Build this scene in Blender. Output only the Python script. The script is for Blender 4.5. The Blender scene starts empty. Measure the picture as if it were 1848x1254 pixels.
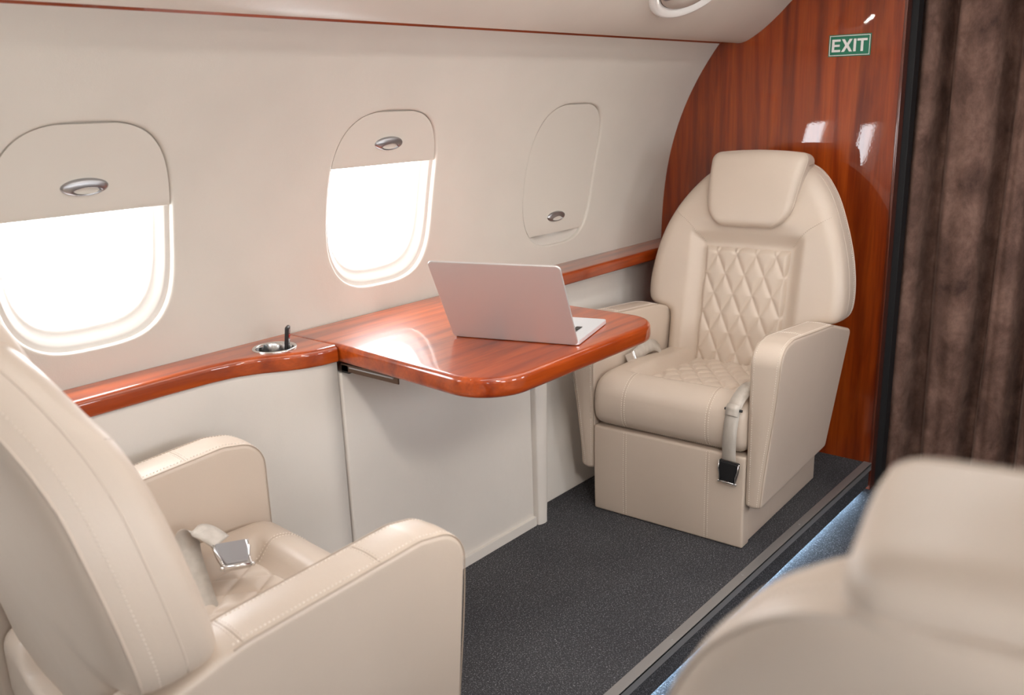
import bpy, bmesh, math, random
import numpy as np
from mathutils import Vector, Matrix
from mathutils.bvhtree import BVHTree
PI = math.pi
S = bpy.context.scene
COL = S.collection
random.seed(4)

# ------------------------------------------------------------------ materials
def newmat(name):
    m = bpy.data.materials.new(name); m.use_nodes = True
    nt = m.node_tree; nt.nodes.clear()
    out = nt.nodes.new('ShaderNodeOutputMaterial')
    return m, nt, out
def N(nt, t, **kw):
    n = nt.nodes.new(t)
    for k, v in kw.items():
        if k in n.inputs: n.inputs[k].default_value = v
        else: setattr(n, k, v)
    return n
def principled(name, col, rough=.5, metal=0., spec=.5, coat=0., coatr=.05, sheen=0.):
    m, nt, out = newmat(name)
    p = N(nt, 'ShaderNodeBsdfPrincipled')
    p.inputs['Base Color'].default_value = (*col, 1); p.inputs['Roughness'].default_value = rough
    p.inputs['Metallic'].default_value = metal; p.inputs['Specular IOR Level'].default_value = spec
    p.inputs['Coat Weight'].default_value = coat; p.inputs['Coat Roughness'].default_value = coatr
    p.inputs['Sheen Weight'].default_value = sheen
    nt.links.new(p.outputs[0], out.inputs[0])
    return m, nt, p
def coords(nt, scale=(1, 1, 1), rot=(0, 0, 0)):
    tc = N(nt, 'ShaderNodeTexCoord'); mp = N(nt, 'ShaderNodeMapping')
    mp.inputs['Scale'].default_value = scale; mp.inputs['Rotation'].default_value = rot
    nt.links.new(tc.outputs['Object'], mp.inputs[0]); return mp.outputs[0]
def noise(nt, vec, scale, detail=4, rough=.5, dist=0.):
    n = N(nt, 'ShaderNodeTexNoise'); n.inputs['Scale'].default_value = scale
    n.inputs['Detail'].default_value = detail; n.inputs['Roughness'].default_value = rough
    n.inputs['Distortion'].default_value = dist
    nt.links.new(vec, n.inputs['Vector']); return n.outputs['Fac']
def ramp(nt, fac, stops):
    r = N(nt, 'ShaderNodeValToRGB'); cr = r.color_ramp
    while len(cr.elements) < len(stops): cr.elements.new(.5)
    for e, (p, c) in zip(cr.elements, stops):
        e.position = p; e.color = (*c, 1) if len(c) == 3 else c
    nt.links.new(fac, r.inputs[0]); return r.outputs[0]
def mix(nt, fac, a, b, mode='MIX'):
    n = N(nt, 'ShaderNodeMix', data_type='RGBA', blend_type=mode)
    if isinstance(fac, float): n.inputs[0].default_value = fac
    else: nt.links.new(fac, n.inputs[0])
    for i, x in ((6, a), (7, b)):
        if isinstance(x, tuple): n.inputs[i].default_value = (*x, 1)
        else: nt.links.new(x, n.inputs[i])
    return n.outputs[2]
def bump(nt, p, h, strength, dist, coat=False):
    b = N(nt, 'ShaderNodeBump'); b.inputs['Strength'].default_value = strength; b.inputs['Distance'].default_value = dist
    nt.links.new(h, b.inputs['Height']); nt.links.new(b.outputs[0], p.inputs['Coat Normal' if coat else 'Normal'])

def leather(name, col, rough=.42, wrinkle=.25, spec=.5):
    m, nt, p = principled(name, col, rough, spec=spec)
    v = coords(nt)
    f = noise(nt, v, 3., 3)
    c = ramp(nt, f, [(.3, tuple(x*.96 for x in col)), (.7, tuple(min(1, x*1.03) for x in col))])
    nt.links.new(c, p.inputs['Base Color'])
    h = noise(nt, v, 420., 3)
    h2 = noise(nt, v, 18., 3)
    mm = N(nt, 'ShaderNodeMath', operation='MULTIPLY_ADD'); mm.inputs[1].default_value = 6.
    nt.links.new(h2, mm.inputs[0]); nt.links.new(h, mm.inputs[2])
    bump(nt, p, mm.outputs[0], wrinkle, .0006)
    return m
def wood(name, axis, k=1.0):
    """reddish lacquered veneer, grain running along the given axis"""
    m, nt, p = principled(name, (.3, .06, .02), .36, coat=1., coatr=.012, spec=.25)
    p.inputs['Coat IOR'].default_value = 1.55
    st = {'x': (1.5, 11, 11), 'y': (11, 1.5, 11), 'z': (11, 11, 1.2)}[axis]
    v = coords(nt, st)
    big = noise(nt, v, 1.0, 5, .55, 2.2)
    v2 = coords(nt, tuple(s*(5 if s > 2 else 1.6) for s in st))
    fine = noise(nt, v2, 2.2, 5, .6, .4)
    v3 = coords(nt, tuple(s*.45 for s in st))
    patch = noise(nt, v3, 1., 3, .5, .8)
    w = N(nt, 'ShaderNodeTexWave', wave_type='BANDS', bands_direction={'x': 'Y', 'y': 'X', 'z': 'Y'}[axis])
    w.inputs['Scale'].default_value = .40; w.inputs['Distortion'].default_value = 14.; w.inputs['Detail'].default_value = 3.
    w.inputs['Detail Scale'].default_value = .7
    nt.links.new(v, w.inputs['Vector'])
    base = ramp(nt, big, [(.25, (.17*k, .015*k, .0015*k)), (.42, (.32*k, .043*k, .003*k)), (.58, (.43*k, .070*k, .005*k)), (.78, (.54*k, .110*k, .010*k))])
    c1 = mix(nt, .38, base, ramp(nt, w.outputs['Fac'], [(.0, (.22*k, .022*k, .002*k)), (.4, (.47*k, .070*k, .006*k)), (1., (.52*k, .085*k, .008*k))]))
    c2 = mix(nt, .28, c1, ramp(nt, fine, [(.35, (.25, .2, .18)), (.6, (1., 1., 1.))]), 'MULTIPLY')
    c3 = mix(nt, .48, c2, ramp(nt, patch, [(.38, (.34, .26, .22)), (.60, (1., 1., 1.))]), 'MULTIPLY')
    nt.links.new(c3, p.inputs['Base Color'])
    bump(nt, p, noise(nt, coords(nt), 160., 2), .10, .0003, coat=True)
    return m
def carpet(name, dark, light):
    m, nt, p = principled(name, dark, .95, spec=.15)
    v = coords(nt)
    f = noise(nt, v, 260., 3, .7)
    f2 = noise(nt, coords(nt, (1, .45, 1), (0, 0, .6)), 420., 2, .6)
    c = ramp(nt, f, [(.38, dark), (.60, tuple(x*1.7 for x in dark)), (.70, light)])
    c2 = ramp(nt, f2, [(.60, (0, 0, 0)), (.70, light)])
    col = mix(nt, 1., c, c2, 'ADD')
    big = ramp(nt, noise(nt, v, 3., 2), [(.3, (.82, .82, .84)), (.7, (1.05, 1.05, 1.05))])
    nt.links.new(mix(nt, 1., col, big, 'MULTIPLY'), p.inputs['Base Color'])
    bump(nt, p, f, .8, .002)
    return m
def emit(name, col, s):
    m, nt, out = newmat(name)
    e = N(nt, 'ShaderNodeEmission'); e.inputs[0].default_value = (*col, 1); e.inputs[1].default_value = s
    nt.links.new(e.outputs[0], out.inputs[0]); return m

SEAT = (.595, .498, .41)
M = {}
M['leather'] = leather('cream_leather', SEAT, .40, .3)
M['quilt'] = leather('quilted_leather', (.595, .498, .41), .42, .2)
M['seam'] = principled('seam_crease', (.46, .37, .29), .6)[0]
M['thread'] = principled('stitch_thread', (.86, .78, .70), .7)[0]
M['thread2'] = principled('quilt_thread', (.60, .48, .38), .7)[0]
M['wall'] = leather('wall_leather', (.64, .60, .535), .55, .35, .35)
M['lower'] = leather('panel_leather', (.73, .685, .63), .5, .35, .4)
M['ceiling'] = leather('ceiling_leather', (.60, .535, .465), .42, .3, .4)
M['reveal'] = principled('window_reveal_plastic', (.60, .56, .51), .38)[0]
M['shade'] = principled('shade_plastic', (.64, .60, .535), .5)[0]
M['pod'] = principled('pod_plastic', (.80, .78, .74), .22, coat=.4)[0]
M['wood_x'] = wood('cherry_veneer_lengthwise', 'x', 1.10)
M['wood_z'] = wood('cherry_veneer_upright', 'z', .84)
M['wood_trim'] = wood('cherry_veneer_strip', 'x', .75)
M['wood_dark'] = principled('dark_veneer_edge', (.10, .018, .006), .25, coat=1.)[0]
M['carpet'] = carpet('charcoal_carpet', (.040, .040, .043), (.34, .34, .35))
M['alu'] = principled('brushed_edge_metal', (.40, .395, .39), .5, metal=.75)[0]
M['steel'] = principled('polished_steel', (.72, .71, .70), .18, metal=1.)[0]
M['satin'] = principled('satin_silver', (.40, .40, .41), .36, metal=1.)[0]
M['brown_metal'] = principled('bronze_metal', (.14, .09, .065), .35, metal=.8)[0]
M['black'] = principled('black_plastic', (.012, .012, .013), .35)[0]
M['blackmat'] = principled('black_rubber', (.006, .006, .007), .7)[0]
M['redbtn'] = principled('red_button', (.55, .03, .02), .4)[0]
M['gap'] = principled('dark_gap', (.03, .02, .015), .8)[0]
M['lap'] = principled('laptop_aluminium', (.66, .645, .635), .38, metal=.5)[0]
M['lapbase'] = principled('laptop_deck', (.80, .82, .85), .35, metal=.5)[0]
M['screen'] = principled('laptop_screen', (.01, .01, .012), .08)[0]
M['green'] = principled('sign_green', (.012, .17, .095), .3)[0]
M['signwhite'] = principled('sign_white', (.80, .78, .76), .4)[0]
M['web'] = principled('belt_webbing', (.40, .36, .31), .38, spec=.6, sheen=.3)[0]
m, nt, p = principled('belt_webbing_ribbed', (.40, .35, .30), .36, spec=.7)
wv = N(nt, 'ShaderNodeTexWave', wave_type='BANDS', bands_direction='Z'); wv.inputs['Scale'].default_value = 220.
nt.links.new(coords(nt), wv.inputs['Vector']); bump(nt, p, wv.outputs['Fac'], .4, .0006)
nt.links.new(ramp(nt, noise(nt, coords(nt, (1, 1, .3)), 60., 3), [(.3, (.46, .415, .36)), (.7, (.56, .51, .45))]), p.inputs['Base Color'])
M['web'] = m
m, nt, p = principled('crushed_velvet', (.06, .04, .033), .75, spec=.2, sheen=.5)
p.inputs['Sheen Roughness'].default_value = .4; p.inputs['Sheen Tint'].default_value = (.5, .36, .30, 1)
v = coords(nt, (1, 1, .75))
f = noise(nt, v, 9., 7, .66, .25); f2 = noise(nt, v, 55., 4, .7)
cc = ramp(nt, f, [(.30, (.075, .040, .031)), (.5, (.18, .102, .078)), (.70, (.30, .18, .14))])
nt.links.new(mix(nt, .35, cc, ramp(nt, f2, [(.3, (.3, .3, .3)), (.7, (1., 1., 1.))]), 'MULTIPLY'), p.inputs['Base Color'])
bump(nt, p, f2, .3, .002)
M['velvet'] = m
# thin clear pane: mostly see-through with a Fresnel reflection
m, nt, out = newmat('window_acrylic')
tr = N(nt, 'ShaderNodeBsdfTransparent'); gl = N(nt, 'ShaderNodeBsdfGlossy'); gl.inputs['Roughness'].default_value = .02
lw = N(nt, 'ShaderNodeLayerWeight'); lw.inputs[0].default_value = .5; pw = N(nt, 'ShaderNodeMath', operation='POWER'); pw.inputs[1].default_value = 5.; nt.links.new(lw.outputs['Facing'], pw.inputs[0])
fr = N(nt, 'ShaderNodeMath', operation='MULTIPLY_ADD'); fr.inputs[1].default_value = .8; fr.inputs[2].default_value = .04; nt.links.new(pw.outputs[0], fr.inputs[0]); mx = N(nt, 'ShaderNodeMixShader')
nt.links.new(fr.outputs[0], mx.inputs[0]); nt.links.new(tr.outputs[0], mx.inputs[1]); nt.links.new(gl.outputs[0], mx.inputs[2])
nt.links.new(mx.outputs[0], out.inputs[0]); M['pane'] = m
M['led'] = emit('led_blue_white', (.50, .74, 1.), 120.)
M['fillglow'] = emit('fill_strip_glow', (1., .97, .93), 11.)  # glow of the added overhead fill strips
M['spotglow'] = emit('reading_lamp_lens', (1., .95, .88), 60.)

# ------------------------------------------------------------------ object helpers
def obj(name, bm, mats, parent=None, smooth=True, angle=None):
    me = bpy.data.meshes.new(name)
    if isinstance(bm, tuple): me.from_pydata(*bm)
    else:
        bmesh.ops.recalc_face_normals(bm, faces=bm.faces[:])
        bm.to_mesh(me); bm.free()
    if smooth:
        me.polygons.foreach_set('use_smooth', [True]*len(me.polygons))
        if angle: me.set_sharp_from_angle(angle=math.radians(angle))
    for mm in (mats if isinstance(mats, (list, tuple)) else [mats]): me.materials.append(M[mm])
    o = bpy.data.objects.new(name, me); COL.objects.link(o)
    if parent: o.parent = parent
    if angle:
        wn = o.modifiers.new('normals', 'WEIGHTED_NORMAL'); wn.keep_sharp = True; wn.weight = 50
    return o
def merge(o, bm, mat):
    """fold surface detail (stitches, seams) into the mesh of the part that carries it"""
    me = o.data; me.materials.append(M[mat]); k = len(me.materials)-1
    for f in bm.faces: f.material_index = k; f.smooth = mat in ('seam', 'leather')
    tmp = bpy.data.meshes.new('t'); bm.to_mesh(tmp); bm.free()
    b2 = bmesh.new(); b2.from_mesh(me); b2.from_mesh(tmp); b2.to_mesh(me); b2.free(); bpy.data.meshes.remove(tmp)
def tag(o, label=None, cat=None, group=None, kind=None):
    if label: o['label'] = label
    if cat: o['category'] = cat
    if group: o['group'] = group
    if kind: o['kind'] = kind
    return o
def empty(name, loc=(0, 0, 0), rz=0):
    o = bpy.data.objects.new(name, None); o.empty_display_size = .05
    o.location = loc; o.rotation_euler = (0, 0, rz); COL.objects.link(o); return o
def add_grid(bm, P, cu=False, cv=False, mat=0):
    nu, nv = len(P), len(P[0])
    V = [[bm.verts.new(p) for p in row] for row in P]
    for i in range(nu if cu else nu-1):
        for j in range(nv if cv else nv-1):
            q = [V[i][j], V[(i+1) % nu][j], V[(i+1) % nu][(j+1) % nv], V[i][(j+1) % nv]]
            try: bm.faces.new(q).material_index = mat
            except ValueError: pass
    return V
def add_box(bm, lo, hi, bev=0., seg=2, mat=0, mtx=None):
    c = [(a+b)/2 for a, b in zip(lo, hi)]; s = [b-a for a, b in zip(lo, hi)]
    r = bmesh.ops.create_cube(bm, size=1., matrix=Matrix.Translation(c) @ Matrix.Diagonal((*s, 1)))
    vs = r['verts']
    if bev > 0:
        es = list({e for v in vs for e in v.link_edges})
        r2 = bmesh.ops.bevel(bm, geom=es, offset=bev, segments=seg, profile=.5, affect='EDGES')
        vs = list({v for v in vs if v.is_valid} | {v for v in r2['verts']} | {v for f in r2['faces'] for v in f.verts})
        allv = set(vs)
        for v in list(allv):
            for f in v.link_faces: allv.update(f.verts)
        vs = list(allv)
    if mtx is not None: bmesh.ops.transform(bm, matrix=mtx, verts=vs)
    if mat:
        for f in {f for v in vs for f in v.link_faces}: f.material_index = mat
    return vs
def rbox(bm, lo, hi, r, n=14, deform=None, mat=0):
    """rounded box built from dense face grids so that it can be deformed"""
    lo = np.array(lo, float); hi = np.array(hi, float); c = (lo+hi)/2; h = (hi-lo)/2; r = min(r, *(h*.999))
    def axis(hh):
        k = 5
        e = [-hh + r*(1-math.cos(PI/2*i/k))*1.0 for i in range(k+1)]
        mid = list(np.linspace(-hh+r, hh-r, n+1))[1:-1]
        return e + mid + [-x for x in reversed(e)]
    cache = {}
    def vert(p):
        p = np.array(p); inner = np.clip(p, -(h-r), h-r); d = p-inner; L = np.linalg.norm(d)
        q = inner + (d/L*r if L > 1e-9 else d) + c
        if deform: q = np.array(deform(*q))
        key = tuple(np.round(p, 6))
        if key not in cache: cache[key] = bm.verts.new(q)
        return cache[key]
    for ax in range(3):
        a, b = [i for i in range(3) if i != ax]
        A, B = axis(h[a]), axis(h[b])
        for sgn in (-1, 1):
            for i in range(len(A)-1):
                for j in range(len(B)-1):
                    q = []
                    for (x, y) in ((A[i], B[j]), (A[i+1], B[j]), (A[i+1], B[j+1]), (A[i], B[j+1])):
                        p = [0, 0, 0]; p[ax] = sgn*h[ax]; p[a] = x; p[b] = y; q.append(vert(p))
                    if len(set(q)) == 4:
                        try: bm.faces.new(q).material_index = mat
                        except ValueError: pass
def tube(bm, pts, r, n=6, closed=False, mat=0, flat=None):
    pts = [Vector(p) for p in pts]; P = []
    for i, p in enumerate(pts):
        a = pts[i-1] if (i or closed) else p; b = pts[(i+1) % len(pts)] if (i < len(pts)-1 or closed) else p
        t = (b-a).normalized()
        up = Vector((0, 0, 1)) if abs(t.z) < .9 else Vector((1, 0, 0))
        x = t.cross(up).normalized(); y = x.cross(t)
        P.append([p + x*math.cos(k*2*PI/n)*r + y*math.sin(k*2*PI/n)*r for k in range(n)])
    V = add_grid(bm, P, cu=closed, cv=True, mat=mat)
    if not closed:
        for row in (V[0], V[-1]):
            try: bm.faces.new(row).material_index = mat
            except ValueError: pass
def lathe(bm, prof, c, n=40, mat=0, sx=1., sy=1., cap=False):
    P = [[(c[0]+r*sx*math.cos(2*PI*k/n), c[1]+r*sy*math.sin(2*PI*k/n), c[2]+z) for k in range(n)] for r, z in prof]
    V = add_grid(bm, P, cv=True, mat=mat)
    if cap: bm.faces.new(V[-1]).material_index = mat
def resample(pts, step):
    pts = [Vector(p) for p in pts]; out = [pts[0]]; acc = 0.
    L = sum((b-a).length for a, b in zip(pts, pts[1:])); n = max(2, int(L/step)); tgt = [L*i/n for i in range(1, n+1)]
    i = 0; s = 0.
    for t in tgt:
        while i < len(pts)-2 and s+(pts[i+1]-pts[i]).length < t: s += (pts[i+1]-pts[i]).length; i += 1
        d = (pts[i+1]-pts[i]).length or 1e-9
        out.append(pts[i].lerp(pts[i+1], min(1, (t-s)/d)))
    return out
def smooth_path(pts, n=8):
    pts = [Vector(p) for p in pts]; out = []
    for i in range(len(pts)-1):
        p0 = pts[max(i-1, 0)]; p1 = pts[i]; p2 = pts[i+1]; p3 = pts[min(i+2, len(pts)-1)]
        for k in range(n):
            t = k/n
            out.append(.5*((2*p1)+(p2-p0)*t+(2*p0-5*p1+4*p2-p3)*t*t+(3*p1-p0-3*p2+p3)*t**3))
    out.append(pts[-1]); return out
def dashes(bm, pts, nrm, ln=.0050, gap=.0026, r=.0011, lift=.0006, mat=0):
    """row of small stitches lying on a surface"""
    q = resample(pts, ln+gap)
    for i in range(len(q)-1):
        a = q[i]; d = q[i+1]-q[i]; L = d.length
        if L < 1e-6: continue
        d /= L
        nn = nrm[min(len(nrm)-1, int(i*len(nrm)/len(q)))] if isinstance(nrm, list) else Vector(nrm)
        s = d.cross(nn).normalized()*r; u = nn.normalized()
        b = a+d*ln*(L/(ln+gap))
        m_ = (a+b)/2
        v = [bm.verts.new(x) for x in (a-u*r*.4, b-u*r*.4, m_+s+u*lift*.5, m_-s+u*lift*.5, a.lerp(b, .3)+u*(r+lift), a.lerp(b, .7)+u*(r+lift))]
        for f in ((0, 2, 4), (4, 2, 5), (5, 2, 1), (0, 4, 3), (4, 5, 3), (5, 1, 3)):
            bm.faces.new([v[k] for k in f]).material_index = mat
def project(tree, pts, direction, back=.3):
    """drop a polyline onto a surface along a direction"""
    out, nr = [], []
    d = Vector(direction).normalized()
    for p in pts:
        h = tree.ray_cast(Vector(p)-d*back, d)
        if h[0] is not None:
            n_ = h[1] if h[1].dot(d) < 0 else -h[1]
            out.append(h[0]); nr.append(n_)
    return out, nr
def tree_of(o):
    me = o.data
    return BVHTree.FromPolygons([v.co[:] for v in me.vertices], [p.vertices[:] for p in me.polygons])
def ss(a, b, x):
    t = min(1, max(0, (x-a)/(b-a))); return t*t*(3-2*t)

# ------------------------------------------------------------------ cabin shell
XB = 3.36           # face of the bulkhead
XR = -1.6           # rear end of the cabin section
YC = .715            # cabin centre line
PZ = [.60, .815, 1.05, 1.30, 1.471, 1.60]; PY = [1.998, 1.993, 1.977, 1.915, 1.83, 1.737]
_c = np.polyfit(PZ, PY, 4)
def wy(z): return float(np.polyval(_c, z))
def wdy(z): return float(np.polyval(np.polyder(_c), z))
def wp(x, z, d=0.):
    n = Vector((0, 1, -wdy(z))).normalized()
    return Vector((x, wy(z), z)) + n*d
def mir(o):
    """mirror a mesh object's data to the opposite side of the cabin"""
    for v in o.data.vertices: v.co.y = 2*YC-v.co.y
    o.data.flip_normals()
WZ, WHW, WHH, WR = 1.140, .200, .2465, .130
def outline(n=96, inset=0.):
    hw, hh, r = WHW-inset, WHH-inset, WR-inset*.8
    pts = []
    for k in range(n):
        a = 2*PI*k/n; c, s = math.cos(a), math.sin(a)
        e = 2/3.15
        pts.append((hw*math.copysign(abs(c)**e, c), hh*math.copysign(abs(s)**e, s)+max(0, inset-.008)*.55))
    return pts
def half_at(zr, inset=0.):
    hw, hh = WHW-inset, WHH-inset
    t = min(1., abs(zr)/hh); return hw*(max(0., 1-t**3.15))**(1/3.15)
Z0, Z1 = .80, 1.601
PITCH = .856
def cell_bounds(k):
    v = sorted(WX.values()); i = v.index(WX[k])
    return ((v[i-1]+v[i])/2 if i else v[i]-PITCH/2), ((v[i]+v[i+1])/2 if i < len(v)-1 else v[i]+PITCH/2)
def wall_cell(bm, xc, x0, x1):
    n = 96; O = outline(n); B = []
    for (a, b) in O:
        # project onto cell rectangle from centre
        dx, dz = a, b
        k = 1e9
        if dx > 1e-9: k = min(k, (x1-xc)/dx)
        if dx < -1e-9: k = min(k, (x0-xc)/dx)
        if dz > 1e-9: k = min(k, (Z1-WZ)/dz)
        if dz < -1e-9: k = min(k, (Z0-WZ)/dz)
        B.append([dx*k, dz*k])
    for cx, cz in ((x0-xc, Z0-WZ), (x1-xc, Z0-WZ), (x0-xc, Z1-WZ), (x1-xc, Z1-WZ)):
        j = min(range(n), key=lambda i: (B[i][0]-cx)**2+(B[i][1]-cz)**2); B[j] = [cx, cz]
    ts = [0, .004, .012, .022, .04, .07, .11, .17, .25, .36, .5, .65, .82, 1.]
    rows = []
    dep = {0: .013, .004: .007, .012: .003, .022: .001}
    for t in ts:
        rows.append([wp(xc+o[0]+(b[0]-o[0])*t, WZ+o[1]+(b[1]-o[1])*t, dep.get(t, 0.)+(.004*math.exp(-((t-.1)/.06)**2) if t > .03 else 0)*0) for o, b in zip(O, B)])
    add_grid(bm, rows, cv=True)
def wall_strip(bm, x0, x1):
    add_grid(bm, [[wp(x, z) for z in np.linspace(Z0, Z1, 24)] for x in np.linspace(x0, x1, 3)])
WX = {1: .894, 2: 1.755, 3: 2.611, 4: .043, 5: -.813}
def build_wall(name, flip):
    bm = bmesh.new()
    for k, xc in WX.items(): wall_cell(bm, xc, *cell_bounds(k))
    wall_strip(bm, WX[3]+PITCH/2, XB+.03); wall_strip(bm, XR-.03, WX[5]-PITCH/2)
    bmesh.ops.remove_doubles(bm, verts=bm.verts[:], dist=3e-4)
    o = obj(name, bm, 'wall')
    if flip: mir(o)
    return tag(o, kind='structure')
def light_shell_cell(bm, xc, x0, x1):
    n = 96; O = outline(n, .032); rows = []
    for t in (0, .5, 1.):
        row = []
        for a, b in O:
            k = min((((x1-xc) if a > 0 else (x0-xc))/a) if abs(a) > 1e-9 else 1e9, (((Z1-WZ) if b > 0 else (Z0-WZ))/b) if abs(b) > 1e-9 else 1e9)
            row.append([a+(a*k-a)*t, b+(b*k-b)*t])
        rows.append(row)
    B = rows[-1]
    for cx, cz in ((x0-xc, Z0-WZ), (x1-xc, Z0-WZ), (x0-xc, Z1-WZ), (x1-xc, Z1-WZ)):
        j = min(range(n), key=lambda i: (B[i][0]-cx)**2+(B[i][1]-cz)**2); B[j] = [cx, cz]
    add_grid(bm, [[wp(xc+a, WZ+b, .05) for a, b in row] for row in rows], cv=True)
def build_light_shell(name, flip):
    bm = bmesh.new()
    for k, xc in WX.items(): light_shell_cell(bm, xc, *cell_bounds(k))
    for x0, x1 in ((WX[3]+PITCH/2, 3.95), (XR-.05, WX[5]-PITCH/2)):
        add_grid(bm, [[wp(x, z, .05) for z in np.linspace(Z0, Z1, 8)] for x in (x0, x1)])
    a = wp(0, Z0, .05); b = wp(0, Z1, .05)
    for sec in (((a.y, a.z), (a.y, -.16), (YC, -.16)), ((b.y, b.z), (b.y-.12, 2.02), (YC, 2.02))):
        add_grid(bm, [[(x, y, z) for y, z in sec] for x in (XR-.05, 3.95)])
    for x in (XR-.052, 3.952):
        v = [bm.verts.new((x, y, z)) for y, z in ((2.2, -.2), (YC, -.2), (YC, 2.05), (2.2, 2.05))]; bm.faces.new(v)
    o = obj(name, bm, 'wall')
    if flip: mir(o)
    return tag(o, kind='structure')
build_light_shell('wall_left_light_block', False); build_light_shell('wall_right_light_block', True)  # unseen shells added to block sky light everywhere but at the windows
wl = build_wall('wall_left', False)
wr = build_wall('wall_right', True)

def window(num, xc, shade_z, flip=False):
    root = empty('window_%d' % num, (0, 0, 0)); tag(root, kind='structure')
    parts = []
    # moulded reveal
    bm = bmesh.new(); n = 96
    prof = [(-.004, .010), (.0, .013), (.009, .0145), (.012, .0165), (.018, .025), (.023, .031), (.027, .034), (.030, .0355), (.032, .040), (.032, .05)]
    add_grid(bm, [[wp(xc+a, WZ+b, d) for (a, b) in outline(n, ins)] for ins, d in prof], cv=True)
    parts.append(obj('window_frame', bm, 'reveal', root))
    bm = bmesh.new()
    rows = [[wp(xc+a*s, WZ+b*s, .040) for (a, b) in outline(n, .030)] for s in (1, .7, .4, .1)]
    V = add_grid(bm, rows, cv=True); bm.faces.new(V[-1])
    parts.append(obj('pane', bm, 'pane', root))
    if shade_z:
        bm = bmesh.new(); rows = []
        top = WZ+WHH-.004
        def row(z, d, ins=.0015):
            h = max(half_at(z-WZ, ins), .002); q_ = [wp(xc+h*t, z, d) for t in np.linspace(-1, 1, 21)]
            return [wp(xc-h, z, .0142)]+q_+[wp(xc+h, z, .0142)]
        zs = [shade_z]+list(shade_z+(top-shade_z)*(1-(1-np.linspace(0, 1, 30))**1.9))[1:]
        rows = [row(zs[0], .033), row(zs[0], .009), row(zs[0]+.002, .0065)]+[row(z, .006) for z in zs[1:]]+[row(zs[-1]+.001, .0142)]
        add_grid(bm, rows)
        sh = obj('window_shade', bm, 'shade', root, angle=50); parts.append(sh)
        # oval pull with a scooped lower lip
        bm = bmesh.new(); A, Bq = .051, .0185; zc = shade_z+.060; R = []
        for i in range(19):
            rr = i/18; R.append([])
            for k in range(48):
                a = 2*PI*k/48; u, w = rr*math.cos(a), rr*math.sin(a)
                h = .0115*math.sqrt(max(0, 1-rr**2.6))
                q = ((u-.06)/.62)**2+((w+.38)/.50)**2
                h -= .0085*max(0., 1-ss(.75, 1.02, q))*min(1, h/.006)
                R[-1].append(wp(xc+A*u*1.02, zc+Bq*w, .0060-h))
        V = add_grid(bm, R, cv=True)
        pl = obj('shade_pull', bm, 'satin', sh); parts.append(pl)
        bm = bmesh.new(); R = []
        for i in range(7):
            rr = i/6
            R.append([wp(xc+A*(.06+.54*rr*math.cos(2*PI*k/32)), zc+Bq*(-.38+.42*rr*math.sin(2*PI*k/32)), .0060-.0034) for k in range(32)])
        add_grid(bm, R, cv=True)
        parts.append(obj('pull_insert', bm, 'shade', sh))
    if flip:
        for p_ in parts: mir(p_)
window(1, WX[1], 1.194); window(2, WX[2], 1.238); window(3, WX[3], .934)
window(4, WX[4], None); window(5, WX[5], None)
for i, k in enumerate((4, 1, 2, 3, 5)): window(6+i, WX[k], None, True)

# veneer trim under the overhead panel
def prism(name, sect, x0, x1, mat, parent=None, flip=False, nx=2, angle=30, closed=True):
    bm = bmesh.new()
    V = add_grid(bm, [[(x, y, z) for y, z in sect] for x in np.linspace(x0, x1, nx)], cv=closed)
    if closed:
        for row in (V[0], V[-1]): bm.faces.new(row)
    o = obj(name, bm, mat, parent, angle=angle)
    if flip: mir(o)
    return o
TR = [(1.760, 1.600), (1.746, 1.5945), (1.738, 1.5945), (1.724, 1.6045), (1.735, 1.625), (1.78, 1.61)]
tag(prism('trim_1', TR, XR, XB, 'wood_trim'), kind='structure')
tag(prism('trim_2', TR, XR, XB, 'wood_trim', flip=True), kind='structure')

# overhead panels and ceiling
CP = [(1.735, 1.640), (1.733, 1.612), (1.724, 1.6045), (1.70, 1.598), (1.665, 1.592), (1.640, 1.594), (1.61, 1.606), (1.555, 1.640), (1.50, 1.684), (1.452, 1.728), (1.39, 1.775), (1.30, 1.815), (1.15, 1.850), (1.0, 1.865), (YC, 1.872)]
cpv = smooth_path([(0, a, b) for a, b in CP], 4)
def cz_at(y):
    y = max(y, 2*YC-y)
    for a, b in zip(cpv[8:], cpv[9:]):
        if b.y <= y <= a.y: return a.z+(b.z-a.z)*((a.y-y)/max(1e-9, a.y-b.y))
    return 1.872
sect = [(v.y, v.z) for v in cpv]; sect = sect + [(2*YC-y, z) for y, z in reversed(sect[:-1])]
bm = bmesh.new()
add_grid(bm, [[(x, y, z) for y, z in sect] for x in np.linspace(XR, 3.9, 60)])
# oval recess for the overhead service pod is pressed into the panel
PX, PYc, PA, PB = 2.605, 1.405, .215, .145
cei = obj('ceiling', bm, 'ceiling'); tag(cei, kind='structure')
cei.modifiers.new('thick', 'SOLIDIFY').thickness = .006

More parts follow.
